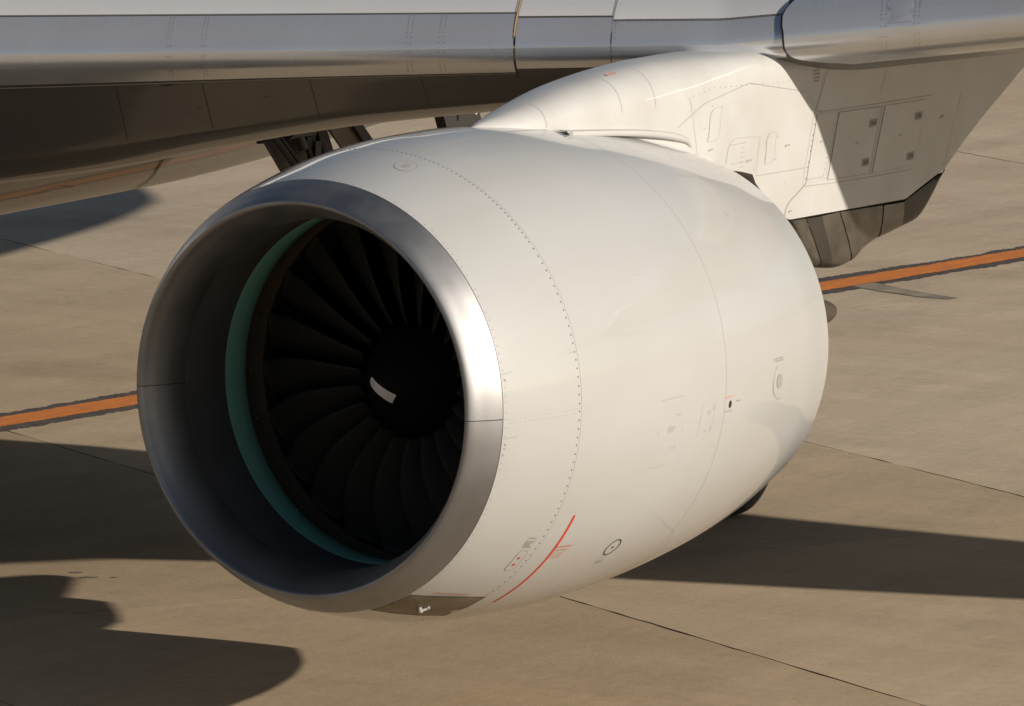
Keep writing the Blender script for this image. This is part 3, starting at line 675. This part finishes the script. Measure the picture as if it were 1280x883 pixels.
for s in (-.45, -.02):
    for b_ in np.linspace(.15, 0, 6): bb.disc(*SW(s, b_, OFF), .003, 5, .001)
stuff(bb.build('slat_rivets', 'rivet', sC))
bb = B()
hD = OFF+.0235
for s in (1.36, 1.40, 1.64, 1.68):
    for b_ in list(np.linspace(.22, .004, 9))+list(np.linspace(-.01, -.08, 4)): bb.disc(*SW(s, b_, hD), .0055, 5, .0018)
for s in np.linspace(1.40, 1.64, 8): bb.disc(*SW(s, .225, hD), .0055, 5, .0018)
for s in np.linspace(.6, 2.55, 50): bb.disc(*SW(s, .30, hD), .003, 5, .001)
for b_ in np.linspace(.45, .2, 7): bb.disc(*SW(2.15, b_, hD), .004, 5, .001); bb.disc(*SW(.78, b_-.05, hD), .004, 5, .001)
stuff(bb.build('slat_rivets', 'rivet', sD))
plate_p = [(1.41, .215), (1.63, .215), (1.63, .10), (1.63, .01), (1.41, .01), (1.41, .10)]
bb = B(); plate(bb, SW, plate_p, hD+.001, 0, 5); o = bb.build('slat_patch', 'slat', sD, True)

# ---- fuselage with belly fairing, aft upsweep
YC = 12.5
XF = [-32, -29, -24, 2, 6, 14, 18, 24, 32, 38, 46, 52]
ZBo = [4.2, 3.2, 2.6, 2.5, 2.36, 2.42, 2.66, 3.42, 4.2, 6.2, 6.9, 7.6]
ZTo = [5.6, 7.6, 8.6, 8.6, 8.6, 8.6, 8.6, 8.6, 8.6, 8.5, 8.3, 8.1]
HW = [.3, 1.8, 3.0, 3.0, 3.1, 3.1, 3.0, 2.8, 2.55, 1.8, 1.1, .3]
def fsec(x):
    zb, zt, hw = [float(spline(XF, q, x)[0]) for q in (ZBo, ZTo, HW)]; c = 5.5 if 0 < x < 20 else (zb+zt)/2; P = []
    for t in np.linspace(0, 2*math.pi, 72, endpoint=False):
        cs, sn = math.cos(t), math.sin(t); e = 2.08 if sn < 0 else 2.0
        P.append((x, YC-hw*math.copysign(abs(cs)**(2/e), cs), c+((zt-c) if sn > 0 else (c-zb))*math.copysign(abs(sn)**(2/e), sn)))
    return P
xs = np.linspace(-32, 52, 150); V, Fc = grid([fsec(x) for x in xs], True)
mi = []
for i in range(len(xs)-1):
    for j in range(72): mi.append(1 if (np.linspace(0, 360, 72, endpoint=False)[j] > 200 and np.linspace(0, 360, 72, endpoint=False)[j] < 352) or j > 68 else 0)
fus = mk('fuselage', V, Fc+[tuple(range(72)), tuple(len(V)-72+i for i in range(72))[::-1]], ['fuse', 'belly'], PLANE, True, mi+[0, 0])
def Sfus(a, b_, h=0.0):
    P = fsec(a); t = (b_ % 360)/360*72; i = int(t) % 72; f = t-int(t); p = Vector(P[i]).lerp(Vector(P[(i+1) % 72]), f)
    q = Vector(P[(i+1) % 72])-Vector(P[i]); n_ = Vector((1, 0, 0)).cross(q).normalized()
    if n_.dot(p-Vector((a, YC, 5.5))) < 0: n_ = -n_
    return p+n_*h, n_
bb = B(); ribbon(bb, Sfus, [tuple(p)[:2] for p in catmull([(12.45, 322, 0), (12.6, 315, 0), (12.75, 310, 0), (12.95, 304, 0), (13.25, 297, 0), (13.6, 288, 0), (14.0, 277, 0)], 5)], .020, .01); stuff(bb.build('belly_fairing_seam', 'gap', fus))
bb = B(); ribbon(bb, Sfus, [(9 + i*.15, 311.5+.002*i*i) for i in range(24)], .022, .008); ribbon(bb, Sfus, [(11.1, 300), (11.4, 302), (11.7, 300.5)], .014, .008)
stuff(bb.build('belly_seam', 'gapm', fus))
# tailplane and fin (outside the picture; their shadows reach the apron)
for s in (1, -1):
    rows = []
    for y, x0, x1, z in ((2, 41, 47.5, 7.4), (9.4, 46.5, 49, 8.3)): rows.append([(x0, YC-s*y, z), (x0+.3*(x1-x0), YC-s*y, z+.22), (x1, YC-s*y, z), (x0+.3*(x1-x0), YC-s*y, z-.22)])
    V, Fc = grid(rows, True); mk('tailplane', V, Fc+[(0, 1, 2, 3), (4, 5, 6, 7)], 'fuse', PLANE, False)
rows = []
for z, x0, x1 in ((8.2, 38, 48), (17.5, 46.5, 50.5)): rows.append([(x0, YC, z), (x0+.3*(x1-x0), YC-.3, z), (x1, YC, z), (x0+.3*(x1-x0), YC+.3, z)])
V, Fc = grid(rows, True); mk('tail_fin', V, Fc+[(0, 1, 2, 3), (4, 5, 6, 7)], 'fuse', PLANE, False)

# ---- port main landing gear
gear = B(); GX, GY = 11.97, 4.72
gear.tube((GX, GY, 1.0), (GX+.1, GY, 3.0), .14, 20); gear.tube((GX+.1, GY, 2.6), (GX+.2, GY-.1, 5.2), .22, 20); gear.tube((GX-.95, GY, .72), (GX+.95, GY, .72), .13, 14)
gear.tube((GX, GY, 2.9), (GX-.5, GY+1.2, 4.9), .08, 12); gear.tube((GX, GY, .72), (GX, GY, 1.1), .18, 14)
for dx in (-.78, .78): gear.tube((GX+dx, GY-.75, .70), (GX+dx, GY+.75, .70), .07, 10)
gearo = gear.build('landing_gear', 'strut', PLANE, True)
for dx in (-.78, .78):
    for dy in (-.70, .70):
        prof = [(-.22, .36), (-.26, .46), (-.26, .58), (-.20, .665), (-.10, .695), (-.04, .70), (-.035, .69), (.035, .69), (.04, .70), (.10, .695), (.20, .665), (.26, .58), (.26, .46), (.22, .36)]
        rows = [[(GX+dx+r*math.cos(t), GY+dy+y, .70+r*math.sin(t)) for t in np.linspace(0, 2*math.pi, 40, endpoint=False)] for y, r in prof]
        V, Fc = grid(rows, True); mk('tyre', V, Fc, 'tyre', gearo)
        hb = B(); hb.tube((GX+dx, GY+dy-.17, .70), (GX+dx, GY+dy+.17, .70), .37, 28); hb.build('wheel_hub', 'hub', gearo)
# wheel bay seen through the gap between wing and cowl: open doors, frames and pipes beside the belly
def quadbox(bb_, P, th=.05, mi=0):
    P = [Vector(p) for p in P]; n_ = (P[1]-P[0]).cross(P[3]-P[0]).normalized()*th; V = P+[p+n_ for p in P]
    bb_.add(V, [(0, 1, 2, 3), (7, 6, 5, 4), (0, 4, 5, 1), (1, 5, 6, 2), (2, 6, 7, 3), (3, 7, 4, 0)], mi)
bay = B(); quadbox(bay, [(12.23, 8.95, 3.34), (13.3, 8.95, 3.34), (13.6, 9.0, 2.9), (12.7, 9.0, 2.9)]); quadbox(bay, [(12.1, 9.0, 4.1), (13.2, 9.0, 4.1), (13.3, 8.98, 3.30), (12.2, 8.98, 3.30)])
bayo = bay.build('wheel_bay', 'geargrey', PLANE)
bb = B()
bb.tube((12.05, 8.86, 3.55), (12.75, 8.86, 2.93), .035, 8); bb.tube((12.13, 8.84, 3.55), (12.82, 8.84, 2.93), .018, 8)
bb.tube((12.80, 8.80, 3.6), (13.1, 8.80, 3.0), .05, 8); bb.box((12.78, 8.82, 3.28), (.07, .04, .05)); bb.box((12.86, 8.80, 3.18), (.05, .05, .10)); bb.tube((12.70, 8.80, 3.30), (12.85, 8.8, 3.05), .03, 8); bb.tube((12.9, 8.8, 3.40), (12.72, 8.8, 3.22), .025, 8)
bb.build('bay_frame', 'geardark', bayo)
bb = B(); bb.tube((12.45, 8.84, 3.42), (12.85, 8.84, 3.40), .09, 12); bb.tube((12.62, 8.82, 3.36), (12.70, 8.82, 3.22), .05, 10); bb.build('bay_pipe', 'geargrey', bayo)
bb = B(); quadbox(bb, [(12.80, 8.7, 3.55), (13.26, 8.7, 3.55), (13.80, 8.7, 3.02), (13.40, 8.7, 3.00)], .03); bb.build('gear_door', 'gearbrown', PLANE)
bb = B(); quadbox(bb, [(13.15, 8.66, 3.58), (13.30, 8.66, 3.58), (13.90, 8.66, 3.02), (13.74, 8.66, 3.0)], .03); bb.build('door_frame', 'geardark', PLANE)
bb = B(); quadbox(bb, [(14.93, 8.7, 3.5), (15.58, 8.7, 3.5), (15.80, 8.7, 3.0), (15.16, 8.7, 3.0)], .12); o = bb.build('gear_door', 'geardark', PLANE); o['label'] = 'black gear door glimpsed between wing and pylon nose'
bb = B(); bb.tube((15.28, 8.62, 3.36), (15.30, 8.5, 3.35), .018, 10); bb.build('door_light', 'mark', o)

# =================================================================== the apron
ap = B(); ap.add([(-3000, -3000, -.03), (3000, -3000, -.03), (3000, 3000, -.03), (-3000, 3000, -.03)], [(0, 1, 2, 3)])
apron = ap.build('apron', 'joint'); tag(apron, kind='structure')
# concrete beyond the slab field
AA = Vector((math.cos(math.radians(62.2)), math.sin(math.radians(62.2)), 0)); BB = Vector((AA.y, -AA.x, 0))
bl = [-48, -41, -34, -27, -20.4, -14, -7.4, -.8, 5.80, 12.52, 27.6, 34.8, 42, 49.2, 56.4, 63.6, 70.8]
al = [-62, -48, -34, -20.2, -6.3, 7.62, 21.6, 35.6, 49.6, 63.6, 77.6]
j = .009
for i in range(len(bl)-1):
    for k in range(len(al)-1):
        # edges wander a little, as saw-cut joints repaired over the years do
        def edge(p, q, n=10, amp=.010):
            R = random.Random(hash((round(p.x, 2), round(p.y, 2))) & 0xffff); return [p.lerp(q, t/n)+Vector((R.uniform(-amp, amp), R.uniform(-amp, amp), 0)) for t in range(n)]
        c = [BB*bl[i+(a)]+AA*al[k+b_] for a, b_ in ((0, 0), (1, 0), (1, 1), (0, 1))]
        m_ = sum(c, Vector())/4; c = [p-(AA*math.copysign(.003, (p-m_).dot(AA))+BB*math.copysign(j, (p-m_).dot(BB))) for p in c]
        z = random.uniform(-.003, 0.0); P = []
        for q in range(4): P += edge(c[q], c[(q+1) % 4], 48)
        n = len(P); V = [(p.x, p.y, z) for p in P]+[(p.x, p.y, -.028) for p in P]
        mk('concrete_slab', V, [tuple(range(n))]+[(q, n+q, n+(q+1) % n, (q+1) % n) for q in range(n)], ['concrete3' if bl[i] > 12 else 'concrete2' if bl[i] > 5 else 'concrete', 'joint'], apron, False, [0]+[1]*n)  # farther slabs paler: own tone plus far-ground sheen put into the colour
far = B(); R0, R1 = 46, 2900                             # the same concrete going on to the horizon round the slab field
qs = [BB*a+AA*b_ for a, b_ in ((bl[0], al[0]), (bl[-1], al[0]), (bl[-1], al[-1]), (bl[0], al[-1]))]; mid = sum(qs, Vector())/4
Q = [mid+(q-mid)*80 for q in qs]; far.add([tuple(q) for q in qs]+[tuple(q) for q in Q], [(i, 4+i, 4+(i+1) % 4, (i+1) % 4) for i in range(4)])
V = far.V; far.V = [(v[0], v[1], -.004) for v in V]
tag(far.build('apron_beyond', 'concrete2'), kind='structure')

# orange lead-in line with a worn black border, ragged edges
def paint(name, P, Q, w0, z, m, amp, step=.035, seed=1):
    R = np.random.RandomState(seed); P, Q = Vector(P), Vector(Q); D = Q-P; L = D.length; D.normalize(); S_ = Vector((-D.y, D.x, 0)); n = int(L/step)
    def rag():
        x = np.zeros(n+1)
        for wl, a in ((37, 1.0), (11, .7), (4, .5), (1, .9)):
            x += a*np.interp(np.arange(n+1), np.arange(0, n+wl+1, wl), R.uniform(-1, 1, len(np.arange(0, n+wl+1, wl))))
        return x*amp
    a, c = rag(), rag(); rows = []
    for i in range(n+1):
        p = P+D*(L*i/n); rows.append([(p.x+S_.x*(w0/2+a[i]), p.y+S_.y*(w0/2+a[i]), z), (p.x-S_.x*(w0/2+c[i]), p.y-S_.y*(w0/2+c[i]), z)])
    V, Fc = grid(rows, False, True); return mk(name, V, Fc, m, None, False)
C0, C1 = Vector((13.79, 13.35, 0)), Vector((31.45, 11.27, 0)); dd = (C1-C0).normalized()
A0, A1 = C0-dd*40, C1+dd*45
ln = paint('taxi_line', A0, A1, .47, .008, 'orange', .016, seed=3); tag(ln, kind='structure')
bd = paint('line_border', A0, A1, .84, .004, 'blackpaint', .036, seed=5); tag(bd, kind='structure')
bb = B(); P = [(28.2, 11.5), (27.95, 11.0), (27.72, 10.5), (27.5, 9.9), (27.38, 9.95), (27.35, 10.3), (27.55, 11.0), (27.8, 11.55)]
bb.add([(x, y, .0045) for x, y in P], [tuple(range(8))]); bb.build('painted_shadow', 'shadow_oil', apron)  # cast shadow strip beside the line, painted as a flat dark patch
# small oil spots
bb = B()
for x, y, r in ((6.75, 7.25, .06), (6.62, 6.98, .07), (6.55, 7.03, .04), (6.72, 6.80, .035), (10.6, -1.9, .03), (12.6, -.6, .04)):
    P = [(x+r*(1+.35*math.sin(3*t+x))*math.cos(t)*.8, y+r*(1+.3*math.cos(2*t+y))*math.sin(t), .0035) for t in np.linspace(0, 2*math.pi, 18, endpoint=False)]; bb.add(P, [tuple(range(18))])
stuff(bb.build('oil_spots', 'shadow_oil', apron))

sc.render.engine = 'CYCLES'
